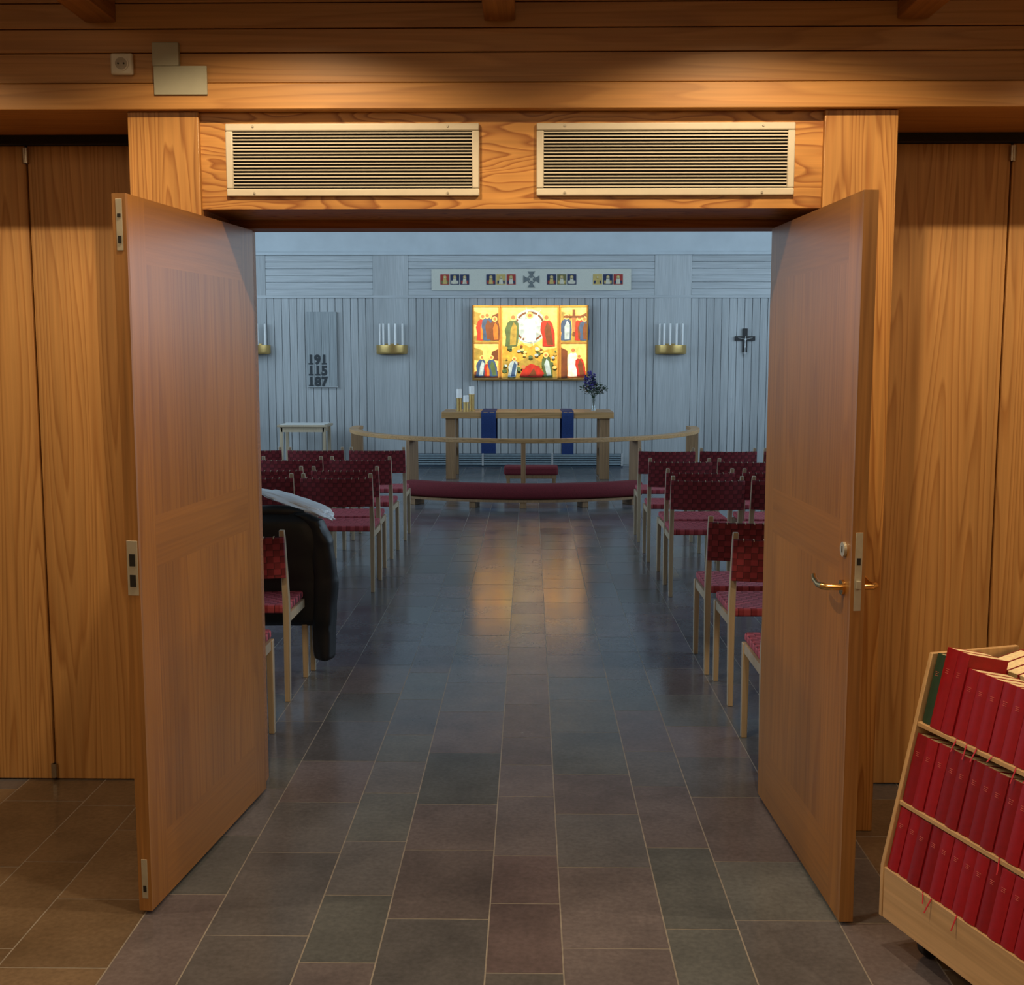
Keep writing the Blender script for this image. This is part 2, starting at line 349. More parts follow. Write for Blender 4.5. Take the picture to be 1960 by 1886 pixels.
# lever handles on both faces
for sy, yy in ((-1, yc), (1, yd)):
    b = MB(); hx = W2-.065; z = .985
    b.tube([(hx, yy, z), (hx, yy+sy*.008, z)], .022, 20)
    b.tube([(hx, yy, z), (hx, yy+sy*.045, z), (hx-.012, yy+sy*.055, z+.001), (hx-.05, yy+sy*.056, z-.003), (hx-.10, yy+sy*.054, z+.004), (hx-.122, yy+sy*.05, z+.012)],
           [.009,.009,.0105,.0095,.009,.007], 12)
    o = b.build('handle', M_brass, d2); o['label'] = 'brass lever handle'
b = MB(); b.tube([(W2-.062,yc,1.095),(W2-.062,yc-.008,1.095)], .021, 20); b.mi = 1; b.box(W2-.064,W2-.060,yc-.0095,yc-.007,1.086,1.104)
b.build('keyhole_cover', [M_plate, M_black], d2)
for t, y in ((d1, yb), (d2, yc)):
    for z in (.25, 1.85):
        b = MB(); b.tube([(-.006, (ya if t is d1 else yd), z), (-.006, (ya if t is d1 else yd), z+.09)], .007, 10); b.build('hinge', M_brass, t)

# ------------------------------------------------------------------ vent grilles
def grille(px0, px1, label):
    a = at(px0, 233, 3.95); c = at(px1, 373, 3.95); x0, x1 = a.x, c.x; z1, z0 = 2.392, 2.160
    t = empty('vent_grille', ((x0+x1)/2, 3.95, z0), 0, label, 'vent'); w = (x1-x0)/2; h = z1-z0; fr = .024
    b = MB(); b.box(-w+.01,w-.01,-.0015,.0-.0002,.008,h-.008); b.build('backing', M_black, t)
    b = MB()
    b.box(-w,w,-.014,0,0,fr); b.box(-w,w,-.014,0,h-fr,h); b.box(-w,-w+fr,-.014,0,fr,h-fr); b.box(w-fr,w,-.014,0,fr,h-fr)
    b.build('frame', M_cream, t, bevel=.004)
    b = MB(); n = 17
    for i in range(n):
        z = fr+.006+(h-2*fr-.012)*i/(n-1); b.box(-w+fr,w-fr,-.012,-.006,z-.0018,z+.0018)
    b.build('slats', M_cream, t)
    for x in (-w*.78, w*.75):
        for z in (fr*.4, h-fr*.4):
            b = MB(); b.tube([(x,-.0135,z),(x,-.0165,z)], .004, 8); b.build('screw', M_steel, t)
grille(432, 918, 'cream metal vent grille over left half of doorway')
grille(1027, 1518, 'cream metal vent grille over right half of doorway')
# socket + cover plates
p = at(236, 124, 3.915); t = empty('wall_socket', (p.x, 3.915, p.z-.035), 0, 'white wall socket on dark boards at upper left', 'socket')
b = MB(); b.box(-.036,.036,-.02,0,0,.068); b.build('housing', M_white, t, bevel=.006)
b = MB(); b.tube([(0,-.0195,.034),(0,-.0225,.034)], .024, 24); b.build('socket_ring', M_white, t)
b = MB(); b.tube([(0,-.0222,.034),(0,-.0235,.034)], .019, 24); b.mi = 1
for x in (-.009,.009): b.tube([(x,-.0232,.034),(x,-.025,.034)], .003, 10)
b.build('socket_face', [plain('shadow_plastic', (.35,.32,.26), .4), M_black], t)
a = at(291,82,3.9); c = at(343,127,3.9); e = at(398,182,3.9)
t = empty('cover_plate', ((a.x+c.x)/2, 3.8995, 2.5), 0, 'stepped pale cover plate right of the wall socket', 'cover plate'); ox = t.location.x
b = MB(); b.box(a.x-ox, c.x-ox, -.006, .0155, c.z-2.5+.0005, a.z-2.5); b.build('upper_plate', M_cover, t, bevel=.0015)
b = MB(); b.box(a.x-ox+.003, e.x-ox, -.006, .0, e.z-2.5, c.z-2.5); b.build('lower_plate', M_cover, t, bevel=.0015)

# ------------------------------------------------------------------ chapel back wall
b = MB(); b.box(-6,6,YW+.0,YW+.15,0,4.2); struct(b.build('wall_back', M_groove, smooth=False), 'chapel end wall behind the altar', 'wall')
pil = [(-4.35,-3.82),(-2.27,-1.76),(1.78,2.31),(3.85,4.4)]
reg = [(-6,-4.35),(-3.82,-2.27),(-1.76,1.78),(2.31,3.85),(4.4,6)]
b = MB()
for x0, x1 in reg:
    n = max(1, round((x1-x0)/.112)); w = (x1-x0)/n
    for i in range(n): b.box(x0+w*i+.004, x0+w*(i+1)-.004, YW-.014+.003*((i*7)%2), YW, .02, 2.43)
for x0, x1 in pil: b.box(x0, x1, YW-.024, YW, .02, 3.04)
struct(b.build('wall_back_panelling', W_wall, bevel=.003, seg=1), 'pale glazed vertical board panelling behind the altar', 'wall panelling')
b = MB()
for x0, x1 in reg:
    for i in range(6): b.box(x0, x1, YW-.018, YW, 2.469+i*.0955, 2.469+i*.0955+.088)
struct(b.build('wall_back_frieze', W_wallh, bevel=.003, seg=1), 'horizontal boards of the frieze behind the banner', 'wall panelling')
b = MB(); b.box(-6,6,YW-.036,YW,2.431,2.468); struct(b.build('trim_6', W_wallh), 'pale rail between panelling and frieze', 'trim')
b = MB(); b.box(-6,6,YW-.07,YW,3.041,3.075); struct(b.build('trim_7', M_plaster), 'white cornice above the frieze', 'trim')
b = MB(); b.box(-6,6,YW-.012,YW,3.076,4.2); struct(b.build('wall_back_upper', M_plaster, smooth=False), 'plain pale wall above the cornice', 'wall')

# convector
xa = at(790,880,17).x; xb = at(1192,880,17).x
t = empty('convector', ((xa+xb)/2, 16.98, 0), 0, 'low slatted convector at foot of wall behind altar', 'heater'); w = (xb-xa)/2
b = MB(); b.box(-w,w,-.02,.10,0,.02); b.box(-w,w,.06,.10,.02,.19); b.build('casing', M_rad, t, bevel=.003)
b = MB()
for i in range(5): b.box(-w,w,-.02,.0,.035+i*.033,.055+i*.033)
b.build('slats', plain('convector_slats', (.25,.32,.36), .4, .2), t)
for i in range(4):
    b = MB(); x = -w+.002+(2*w-.03)*i/3; b.box(x,x+.026,-.026,.06,.02,.2); b.build('upright', M_silver, t)

# ------------------------------------------------------------------ banner
YN = YW-.031
def X(px, py=650, Y=YN): return at(px, py, Y).x
def Z(py, px=1010, Y=YN): return at(px, py, Y).z
x0, x1, z0, z1 = X(826,535), X(1208,535), Z(556), Z(515)
t = empty('banner', ((x0+x1)/2, YN-.003, z0), 0, 'long white embroidered banner with twelve small squares and a cross', 'banner'); ox, oz = t.location.x, z0
b = MB(); n = 40
b.loft([[(x0-ox+(x1-x0)*i/n, -.004+.003*math.sin(i*.7), 0), (x0-ox+(x1-x0)*i/n, .0+.003*math.sin(i*.7), 0), (x0-ox+(x1-x0)*i/n, .012, z1-z0), (x0-ox+(x1-x0)*i/n, -.004, z1-z0)] for i in range(n+1)])
b.build('cloth', M_cream_cloth, t)
emb = [plain('embroidery_navy', (.025,.035,.09), .8), plain('embroidery_gold', (.55,.40,.13), .7), plain('embroidery_red', (.36,.04,.03), .8), plain('embroidery_cream', (.62,.58,.45), .8), plain('embroidery_olive', (.16,.15,.06), .8)]
k = 0
for g0, g1 in ((843,898),(931,987),(1047,1103),(1135,1192)):
    xa, xb = X(g0,535)-ox, X(g1,535)-ox; s = (xb-xa-.03)/3
    for i in range(3):
        b = MB(); a = xa+i*(s+.015); zc = (Z(535)-oz); h = .145; cx = a+s/2
        b.mi = [2,0,0,0,1,2,0,4,0,1,0,2][k % 12]; b.box(a, a+s, -.009, -.005, zc-h/2, zc+h/2)
        b.mi = [4,3,2,2,0,0,2,1,3,0,1,0][k % 12]; b.box(a+.012, a+s-.012, -.0095, -.008, zc-h*.42, zc-h*.12)
        b.mi = 3 if k % 3 else 1
        b.prism([(cx-s*.24,-.0105,zc-h*.44),(cx+s*.24,-.0105,zc-h*.44),(cx+s*.16,-.0105,zc+h*.10),(cx-s*.16,-.0105,zc+h*.10)], (0,.0015,0))
        b.mi = 1; b.disc((cx,-.0105,zc+h*.22), h*.17, (0,.0015,0), 16)
        b.mi = 3; b.disc((cx,-.0118,zc+h*.21), h*.08, (0,.0012,0), 12)
        b.build('embroidered_square', emb, t); k += 1
b = MB(); cx, cz, R = X(1017,535)-ox, Z(535)-oz, .115
for q in range(4):
    a = q*PI/2; M = Matrix.Translation((cx,0,cz)) @ Matrix.Rotation(a, 4, 'Y')
    b.prism([M @ Vector(p) for p in ((-.015,-.010,.02),(.015,-.010,.02),(.02,-.010,.06),(.055,-.010,R),(-.055,-.010,R),(-.02,-.010,.06))], (0,.004,0))
for i in range(24):
    a0, a1 = i*2*PI/24, (i+1)*2*PI/24
    b.prism([(cx+r*math.cos(a),-.009,cz+r*math.sin(a)) for r, a in ((.045,a0),(.06,a0),(.06,a1),(.045,a1))], (0,.004,0))
b.build('embroidered_cross', M_sage, t)

# ------------------------------------------------------------------ altarpiece
pc = dict(gold=(.55,.33,.05), lgold=(.78,.56,.20), olive=(.28,.23,.05), red=(.34,.015,.010), blue=(.02,.07,.20), lblue=(.30,.45,.60), white=(.90,.88,.80), brown=(.12,.035,.012), green=(.05,.11,.05), orange=(.55,.15,.02), skin=(.34,.15,.06))
PN = list(pc); PM = [plain('icon_'+k, v, .45, 0, nscale=14, var=.28) for k, v in pc.items()]
def ci(n): return PN.index(n)
LAY = [0]
def poly(b, pts, col):
    LAY[0] += 1; y = -.004-.0006*LAY[0]; b.mi = ci(col); b.prism([(x, y, z) for x, z in pts], (0, .0012, 0))
def circ(b, x, z, r, col, n=20, sx=1): poly(b, [(x+r*sx*math.cos(i*2*PI/n), z+r*math.sin(i*2*PI/n)) for i in range(n)], col)
def robe(b, x, z, h, col, col2='brown', lean=0, halo='lgold', wide=.38):
    w = h*wide
    poly(b, [(x-w*.50,z),(x-w*.1,z-.008),(x+w*.52,z),(x+w*.58+lean*h*.5,z+h*.40),(x+w*.46+lean*h,z+h*.70),(x+w*.22+lean*h,z+h*.80),(x-w*.14+lean*h,z+h*.81),(x-w*.46+lean*h,z+h*.72),(x-w*.60+lean*h*.5,z+h*.5),(x-w*.45+lean*h*.3,z+h*.28)], col)
    poly(b, [(x-w*.1,z+h*.02),(x+w*.4,z+h*.03),(x+w*.34+lean*h,z+h*.6),(x+w*.05+lean*h,z+h*.74),(x-w*.2+lean*h,z+h*.5)], col2)
    circ(b, x+lean*h*1.1, z+h*.89, h*.115, halo, 16); circ(b, x+lean*h*1.1, z+h*.885, h*.066, 'skin', 12)
YT = YW-.052
tz0, tz1 = Z(728, Y=YT), Z(585, Y=YT); TX = X(1014, 650, YT)
t = empty('altarpiece', (TX, YT, tz0), 0, 'gilded three panel altarpiece painted with robed figures', 'altarpiece')
Hh = tz1-tz0
CW = (X(1070,650,YT)-X(958,650,YT)); WL = X(957,650,YT)-X(903,650,YT); WR = X(1127,650,YT)-X(1071,650,YT)
M_frame = plain('gilded_frame', (.42,.21,.045), .4, .3)
def frame(par, x0, x1, h, mid=None):
    b = MB(); f = .026
    b.box(x0,x1,-.02,.02,0,f); b.box(x0,x1,-.02,.02,h-f,h); b.box(x0,x0+f,-.02,.02,f,h-f); b.box(x1-f,x1,-.02,.02,f,h-f)
    if mid: b.box(x0+f,x1-f,-.018,.01,mid-.008,mid+.008)
    return b.build('frame', M_frame, par, bevel=.004)
# centre
b = MB(); w = CW/2; b.mi = ci('lgold'); b.box(-w+.02,w-.02,-.004,.02,.02,Hh-.02)
poly(b, [(-w+.03,.03),(w-.03,.03),(w-.03,Hh*.44),(w*.5,Hh*.40),(w*.2,Hh*.49),(0,Hh*.44),(-w*.25,Hh*.5),(-w*.6,Hh*.42),(-w+.03,Hh*.47)], 'gold')
poly(b, [(-w+.03,.03),(w-.03,.03),(w-.03,Hh*.2),(w*.3,Hh*.26),(0,Hh*.34),(-w*.4,Hh*.24),(-w+.03,Hh*.28)], 'olive')
circ(b, 0, Hh*.72, .245, 'lblue', 36); circ(b, 0, Hh*.72, .215, 'brown', 36); circ(b, 0, Hh*.72, .19, 'lblue', 36)
for i in range(8):
    a = i*PI/4+.2; poly(b, [(0+.03*math.cos(a+PI/2), Hh*.72+.03*math.sin(a+PI/2)), (.30*math.cos(a), Hh*.72+.30*math.sin(a)), (0-.03*math.cos(a+PI/2), Hh*.72-.03*math.sin(a+PI/2))], 'white')
robe(b, 0, Hh*.52, .42, 'white', 'white'); robe(b, -w*.64, Hh*.46, .46, 'green', 'olive', .06); robe(b, w*.64, Hh*.46, .46, 'red', 'brown', -.06)
for i in range(56):
    circ(b, random.uniform(-w*.88,w*.88), random.uniform(Hh*.08,Hh*.46), random.uniform(.010,.028), random.choice(('green','olive','lgold','green','lblue','brown')), 8, 1.4)
robe(b, -w*.62, .05, .29, 'lblue', 'blue', .12); robe(b, w*.62, .06, .34, 'green', 'lblue', -.08)
poly(b, [(-.15,.05),(.17,.04),(.21,.10),(.13,.20),(.02,.24),(-.09,.18)], 'red'); poly(b, [(-.02,.06),(.1,.07),(.06,.18)], 'brown'); circ(b, -.09, .19, .03, 'skin', 12)
cc = b.build('centre_painting', PM, t); frame(t, -w, w, Hh)
cc['label'] = 'large central gilded painting with haloed figures in a blue ring'
def wing(side, W_, figs, label):
    e = bpy.data.objects.new('wing', None); COL.objects.link(e)
    e.parent = t; e.location = (side*(CW/2+.004), 0, 0); e.rotation_euler = (0, 0, -side*math.radians(9)); e['label'] = label
    LAY[0] = 0; b = MB(); x0, x1 = (0, W_) if side > 0 else (-W_, 0); b.mi = ci('lgold'); b.box(x0+.02,x1-.02,-.004,.02,.02,Hh-.02)
    cx = (x0+x1)/2; hw = W_/2-.03
    for s, zb in ((0, .03), (1, Hh*.5+.01)):
        poly(b, [(cx-hw,zb),(cx+hw,zb),(cx+hw,zb+.10),(cx,zb+.14),(cx-hw,zb+.09)], figs[s][0])
        if side < 0 or s == 1:
            poly(b, [(cx-hw,zb+.26),(cx-hw*.2,zb+.24),(cx-hw*.3,zb+.40),(cx-hw,zb+.44)], 'olive'); poly(b, [(cx+hw*.3,zb+.27),(cx+hw,zb+.25),(cx+hw,zb+.42),(cx+hw*.5,zb+.38)], 'brown')
        for (fx, h, c1, c2, ln) in figs[s][1]: robe(b, cx+fx*hw, zb+.03, h, c1, c2, ln)
    if side > 0:
        zb = Hh*.5; poly(b, [(cx-.02,zb+.1),(cx+.02,zb+.1),(cx+.02,Hh-.06),(cx-.02,Hh-.06)], 'brown'); poly(b, [(cx-.15,zb+.36),(cx+.15,zb+.36),(cx+.15,zb+.39),(cx-.15,zb+.39)], 'brown')
        poly(b, [(cx-.02,zb+.16),(cx+.02,zb+.16),(cx+.03,zb+.36),(cx-.03,zb+.36)], 'skin')
        poly(b, [(cx-hw,.03),(cx-hw*.5,.03),(cx-hw*.5,Hh*.4),(cx-hw,Hh*.44)], 'brown')
    b.build('painting', PM, e); frame(e, x0, x1, Hh, Hh*.5)
wing(-1, WL, (('brown', ((-.55,.30,'blue','lblue',.1),(.1,.22,'red','orange',0),(.6,.30,'blue','green',-.1))), ('olive', ((-.4,.38,'red','orange',.04),(.15,.40,'blue','brown',-.03),(.7,.34,'brown','orange',0)))), 'left hinged wing with two painted scenes')
wing(1, WR, (('orange', ((-.05,.42,'white','white',0),(.6,.32,'red','brown',-.08))), ('olive', ((-.65,.38,'blue','lblue',.03),(.45,.36,'red','brown',0),(.85,.34,'blue','brown',0)))), 'right hinged wing with two painted scenes')

# ------------------------------------------------------------------ hymn board
x0, x1, z0, z1 = X(587), X(645), Z(740), Z(597); YH = YW-.0245
t = empty('hymn_board', ((x0+x1)/2, YH, z0), 0, 'tall grey hymn board showing 191, 115 and 187', 'hymn board'); w = (x1-x0)/2; h = z1-z0
b = MB()
for i in range(4): b.box(-w+w/2*i+.001, -w+w/2*(i+1)-.001, -.03, .010, 0, h)
b.build('board', wood('hymn_board_grey', (.33,.36,.37), (.28,.31,.32), 2, 10, .4, 6, .6, .6), t, bevel=.003)
b = MB(); b.box(-w-.004,w+.004,-.035,0,-.012,0); b.build('ledge', W_wallh, t)
def text_mesh(txt, size, off=.0):
    cu = bpy.data.curves.new('digit', 'FONT'); cu.body = txt; cu.size = size; cu.offset = off; cu.extrude = .003; cu.align_x = 'CENTER'
    o = bpy.data.objects.new('tmp', cu); COL.objects.link(o); dg = bpy.context.evaluated_depsgraph_get()
    me = bpy.data.meshes.new_from_object(o.evaluated_get(dg)); bpy.data.objects.remove(o); bpy.data.curves.remove(cu); return me
DIG = {}
for ch in '19587':
    me = text_mesh(ch, .182, .0095); me.materials.clear(); me.materials.append(M_ink)
    if ch == '1':
        bm = bmesh.new(); bm.from_mesh(me); bb = MB(); bb.bm.free(); bb.bm = bm; xs = [v.co.x for v in bm.verts]; xm = max(xs)-.019
        bb.box(xm-.038, xm+.038, -.008, .012, -.003, .003); bm.to_mesh(me); bm.free()
    DIG[ch] = me
for r, s in enumerate(('191','115','187')):
    for i, ch in enumerate(s):
        o = bpy.data.objects.new('digit', DIG[ch]); COL.objects.link(o); o.parent = t
        o.location = (-w+.060+i*.096, -.034, .326-r*.158); o.rotation_euler = (PI/2, 0, 0); o.scale = (.92,1,1)

# ------------------------------------------------------------------ sconces + candles
cand = empty('candle', (0,0,-50), 0, 'x', 'candle')
b = MB(); b.lathe([(.0155,0),(.0155,.005),(.015,.32),(.008,.326)], n=14); b.build('wax', M_wax, cand)
b = MB(); b.tube([(0,0,.325),(.001,0,.34)], .0015, 6); b.build('wick', M_wick, cand)
def sconce(px, label, nm):
    xc = X(px); zb = Z(678); YS = YW-.024
    t = empty('wall_sconce', (xc, YS, zb), 0, label, 'wall sconce'); R = .225
    b = MB(); n = 36
    rings = []
    for i in range(n+1):
        a = PI+PI*i/n
        rings.append([Vector((R*s_*math.cos(a), R*s_*math.sin(a)*.85-.002, z)) for s_, z in ((.93,0),(.985,.010),(1,.024),(1,.128),(.985,.128),(.985,.026),(.97,.014),(.92,.006))])
    b.loft(rings); b.build('bowl', M_sbrass, t)
    b = MB(); b.prism([(.92*R*math.cos(PI+PI*i/n), .92*R*math.sin(PI+PI*i/n)*.85-.002, .002) for i in range(n+1)], (0,0,.006)); b.build('base_plate', M_sbrass, t)
    b = MB(); b.box(-.1,.1,-.006,0,.0,.15); b.build('wall_plate', M_sbrass, t)
    for i, a in enumerate((200, 232, 262, 292, 335)):
        a = math.radians(a); lx, ly = R*.78*math.cos(a), R*.78*math.sin(a)*.8
        bb = MB(); bb.lathe([(.006,.0082),(.006,.11),(.017,.112),(.017,.1122)], (lx,ly,0), 10); bb.build('candle_stem', M_sbrass, t)
        c = dup(cand, (xc+lx, YS+ly, zb+.1125), None, 'white candle standing in the '+nm, 'candles in the '+nm)
sconce(488, 'brass wall sconce partly hidden by left door', 'sconce partly hidden by left door')
sconce(750, 'brass wall sconce between hymn board and altarpiece', 'sconce between hymn board and altarpiece')
sconce(1284, 'brass wall sconce between altarpiece and crucifix', 'sconce between altarpiece and crucifix')
for ch in list(cand.children): bpy.data.objects.remove(ch)
bpy.data.objects.remove(cand)

# ------------------------------------------------------------------ crucifix
xc = X(1426); t = empty('crucifix', (xc, YW-.015, Z(684)), 0, 'black wall crucifix with pale figure right of the sconces', 'crucifix')
zt = Z(629)-Z(684); zarm = Z(648)-Z(684)
b = MB(); b.box(-.034,.034,-.03,0,.07,zt); b.box(-.145,-.034,-.028,0,zarm-.032,zarm+.032); b.box(.034,.145,-.028,0,zarm-.032,zarm+.032); b.build('cross', M_iron, t, bevel=.003)
b = MB(); b.lathe([(.004,0),(.010,.03),(.018,.05),(.018,.075)], (0,-.02,0), 12); b.build('finial', M_silver, t)
def figure(par, zc):
    V = [(0,0,0),(0,-.004,.045),(0,-.004,.075),(0,-.006,.10),(0.004,-.010,.125),(-.035,-.004,.082),(-.07,0,.092),(-.105,.002,.10),(.035,-.004,.082),(.07,0,.092),(.105,.002,.10),(-.01,-.012,-.05),(-.004,-.002,-.11),(.01,-.012,-.05),(.004,-.002,-.11)]
    R_ = [.017,.02,.018,.008,.014,.009,.006,.004,.009,.006,.004,.011,.006,.011,.006]
    E = [(0,1),(1,2),(2,3),(3,4),(2,5),(5,6),(6,7),(2,8),(8,9),(9,10),(0,11),(11,12),(0,13),(13,14)]
    me = bpy.data.meshes.new('figure'); me.from_pydata(V, E, []); o = bpy.data.objects.new('figure', me); COL.objects.link(o); o.parent = par; o.location = (0,-.036,zc)
    me.materials.append(M_silver); md = o.modifiers.new('skin','SKIN')
    for i, v in enumerate(me.skin_vertices[0].data): v.radius = (R_[i]*.48, R_[i]*.48)
    me.skin_vertices[0].data[0].use_root = True; o.modifiers.new('sub','SUBSURF').levels = 1
    return o
figure(t, zarm-.09)

# ------------------------------------------------------------------ altar
YA = 15.28; ax0, ax1 = at(845,795,YA).x, at(1175,795,YA).x; zt = at(1010,789,YA).z
t = empty('altar_table', ((ax0+ax1)/2, YA, 0), 0, 'oak altar table carrying blue cloths, candles and flowers', 'altar'); w = (ax1-ax0)/2
AX = (ax0+ax1)/2
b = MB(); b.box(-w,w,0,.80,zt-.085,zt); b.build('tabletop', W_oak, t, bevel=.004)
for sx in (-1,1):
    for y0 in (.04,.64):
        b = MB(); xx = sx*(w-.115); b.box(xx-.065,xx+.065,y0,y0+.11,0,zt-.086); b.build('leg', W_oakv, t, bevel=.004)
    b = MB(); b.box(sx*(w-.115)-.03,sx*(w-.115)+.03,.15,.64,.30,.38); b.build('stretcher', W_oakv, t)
for (p0, p1, pe, nm) in ((921,949,868,'left'),(1075,1098,870,'right')):
    xa, xb = at(p0,800,YA).x, at(p1,800,YA).x; ze = at(1000,pe,YA).z
    b = MB(); path = [(.83,zt-.45),(.815,zt-.02),(.79,zt+.008),(.4,zt+.007),(.01,zt+.008),(-.012,zt-.02)]+[(-.014-.004*math.sin(i*1.3), zt-.06-(zt-.06-ze)*i/8) for i in range(9)]
    nx = 7; rings = []
    for (y, z) in path:
        r = []
        for j in range(nx+1): r.append((xa+(xb-xa)*j/nx, YA+y-(.004*math.sin(j*2+y) if y < 0 else 0), z))
        for j in range(nx, -1, -1): r.append((xa+(xb-xa)*j/nx, YA+y+(.004 if y < 0 else 0), z-(.004 if 0 < y < .8 else 0)))
        rings.append(r)
    b.loft(rings); tag(b.build('altar_cloth', M_blue), 'deep blue cloth strip over the '+nm+' half of the altar', 'altar cloth')
# altar candles
for (pc_, pt, pb, cw, lab) in ((879,762,789,745,'left rear'),(892,770,790,757,'short front'),(903,755,786,740,'tall right')):
    yy = YA+.30 if lab != 'short front' else YA+.14
    x = at(pc_,780,yy).x; hb = at(pc_,pt,yy).z-zt; hc = at(pc_,cw,yy).z-zt
    t = empty('candle_holder', (x, yy, zt+.001), 0, {'left rear':'brass cylinder candle holder farthest left on altar','short front':'shortest brass cylinder candle holder on altar','tall right':'tallest brass cylinder candle holder on altar'}[lab], 'candle holder')
    b = MB(); b.lathe([(.042,0),(.042,.01),(.036,.014),(.036,hb-.01),(.043,hb-.008),(.043,hb)], n=20); b.build('cylinder', M_sbrass, t)
    t = empty('pillar_candle', (x, yy, zt+.0015+hb), 0, {'left rear':'white pillar candle on leftmost brass holder','short front':'white pillar candle on shortest brass holder','tall right':'white pillar candle on tallest brass holder'}[lab], 'candle')
    b = MB(); b.lathe([(.036,0),(.036,hc-hb-.004),(.028,hc-hb)], n=18); b.build('wax', M_wax, t)
    b = MB(); b.tube([(0,0,hc-hb-.001),(0,0,hc-hb+.012)], .002, 6); b.build('wick', M_wick, t)
# vase and bouquet
yy = YA+.30; p = at(1136,785,yy); t = empty('flower_vase', (p.x, yy, zt+.001), 0, 'small clear glass vase on right end of altar', 'vase')
b = MB(); b.lathe([(.030,0),(.036,.01),(.030,.06),(.022,.11),(.034,.17),(.031,.17),(.019,.11),(.027,.06),(.03,.012)], n=20); b.build('glass', M_glass, t)
t = empty('flower_bouquet', (p.x, yy, zt+.025), 0, 'purple delphinium bouquet with dark leaves in glass vase', 'flowers')
b = MB(); tips = [(-.06,0,.46),(-.12,.02,.40),(-.01,-.03,.43),(.05,.02,.34),(.17,0,.30),(-.14,-.02,.30),(.11,-.03,.31),(.02,.03,.38),(-.08,-.05,.32),(.06,-.05,.30)]
for q in tips: b.tube([(0,0,0),(q[0]*.12,q[1]*.1,.17),q], .003, 6)
b.build('stem', M_leaf, t)
for q in tips[:3]:
    b = MB()
    for i in range(60):
        f = random.random(); c = Vector((q[0]*(.5+.5*f), q[1]*f, .26+(q[2]-.22)*f)); a = random.random()*6.28; r = .040*(1-f*.5)
        b.ball(c+Vector((math.cos(a)*r, math.sin(a)*r, 0)), random.uniform(.010,.016), (1,1,.7))
    b.build('blossom', M_purple, t)
b = MB()
for i in range(300):
    q = random.choice(tips[2:]); f = random.uniform(.55,1); c = Vector((q[0]*f, q[1]*f, .12+(q[2]-.12)*f)) + Vector((random.uniform(-.035,.035), random.uniform(-.035,.035), random.uniform(-.03,.02)))
    a = random.random()*6.28; d = Vector((math.cos(a), math.sin(a), random.uniform(-.5,.5)))*.045; s = d.cross(Vector((0,0,1))).normalized()*.015
    b.prism([c, c+d*.5+s, c+d, c+d*.5-s], (0,0,.001))
b.build('leaves', M_leaf, t, smooth=False)

# ------------------------------------------------------------------ altar rail
RC = Vector((-.075, 14.82)); RR = 2.13; ZR = .722
t = empty('altar_rail', (RC.x, RC.y, 0), 0, 'curved oak communion rail round the altar', 'altar rail')
b = MB(); n = 64; rings = []
for i in range(n+1):
    a = PI-math.radians(6)+ (PI+math.radians(12))*i/n
    c = Vector((math.cos(a), math.sin(a), 0))
    rings.append([c*(RR-.055)+Vector((0,0,ZR-.045)), c*(RR+.055)+Vector((0,0,ZR-.045)), c*(RR+.055)+Vector((0,0,ZR)), c*(RR-.055)+Vector((0,0,ZR))])
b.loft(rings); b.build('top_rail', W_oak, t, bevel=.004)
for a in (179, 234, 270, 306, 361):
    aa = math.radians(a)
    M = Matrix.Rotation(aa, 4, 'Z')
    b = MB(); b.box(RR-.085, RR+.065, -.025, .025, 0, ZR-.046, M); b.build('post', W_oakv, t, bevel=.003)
# kneeler
t = empty('kneeling_bench', (RC.x, RC.y, 0), 0, 'long curved maroon kneeling cushion in front of the rail', 'kneeler'); KR = 2.33
def arc_loft(prof, a0, a1, n=40):
    rings = []
    for i in range(n+1):
        a = math.radians(a0+(a1-a0)*i/n); c = Vector((math.cos(a), math.sin(a), 0)); e = .35 if i in (0,n) else 1
        rings.append([c*(KR+r*e)+Vector((0,0,.165+(z-.165)*e)) for r, z in prof])
    return rings
prof = [(.11*math.copysign(abs(math.cos(q))**.6, math.cos(q)), .175+.085*math.copysign(abs(math.sin(q))**.6, math.sin(q))) for q in [j*2*PI/16 for j in range(16)]]
b = MB(); b.loft(arc_loft(prof, 236, 304)); b.build('cushion', M_kneel, t)
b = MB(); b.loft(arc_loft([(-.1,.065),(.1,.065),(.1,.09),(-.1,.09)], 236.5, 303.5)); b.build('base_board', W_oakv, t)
for a in (240, 257, 270, 286, 300):
    b = MB(); b.box(KR-.09, KR+.09, -.035, .035, 0, .065, Matrix.Rotation(math.radians(a), 4, 'Z')); b.build('foot', W_oakv, t, bevel=.003)
# small kneeler
yk = 14.3; xa, xb = at(965,905,yk).x, at(1068,905,yk).x
t = empty('kneeling_stool', ((xa+xb)/2, yk, 0), 0, 'small maroon kneeling stool between rail and altar', 'kneeling stool'); w = (xb-xa)/2
b = MB(); b.box(-w,w,-.14,.14,.17,.28); b.build('cushion', M_kneel, t, bevel=.03, seg=4)
b = MB(); b.box(-w+.02,w-.02,-.12,.12,.13,.172); b.build('frame', W_oakv, t)
for sx in (-1,1):
    b = MB(); b.box(sx*(w-.05)-.02,sx*(w-.05)+.02,-.12,.12,0,.131); b.build('leg', W_oakv, t)
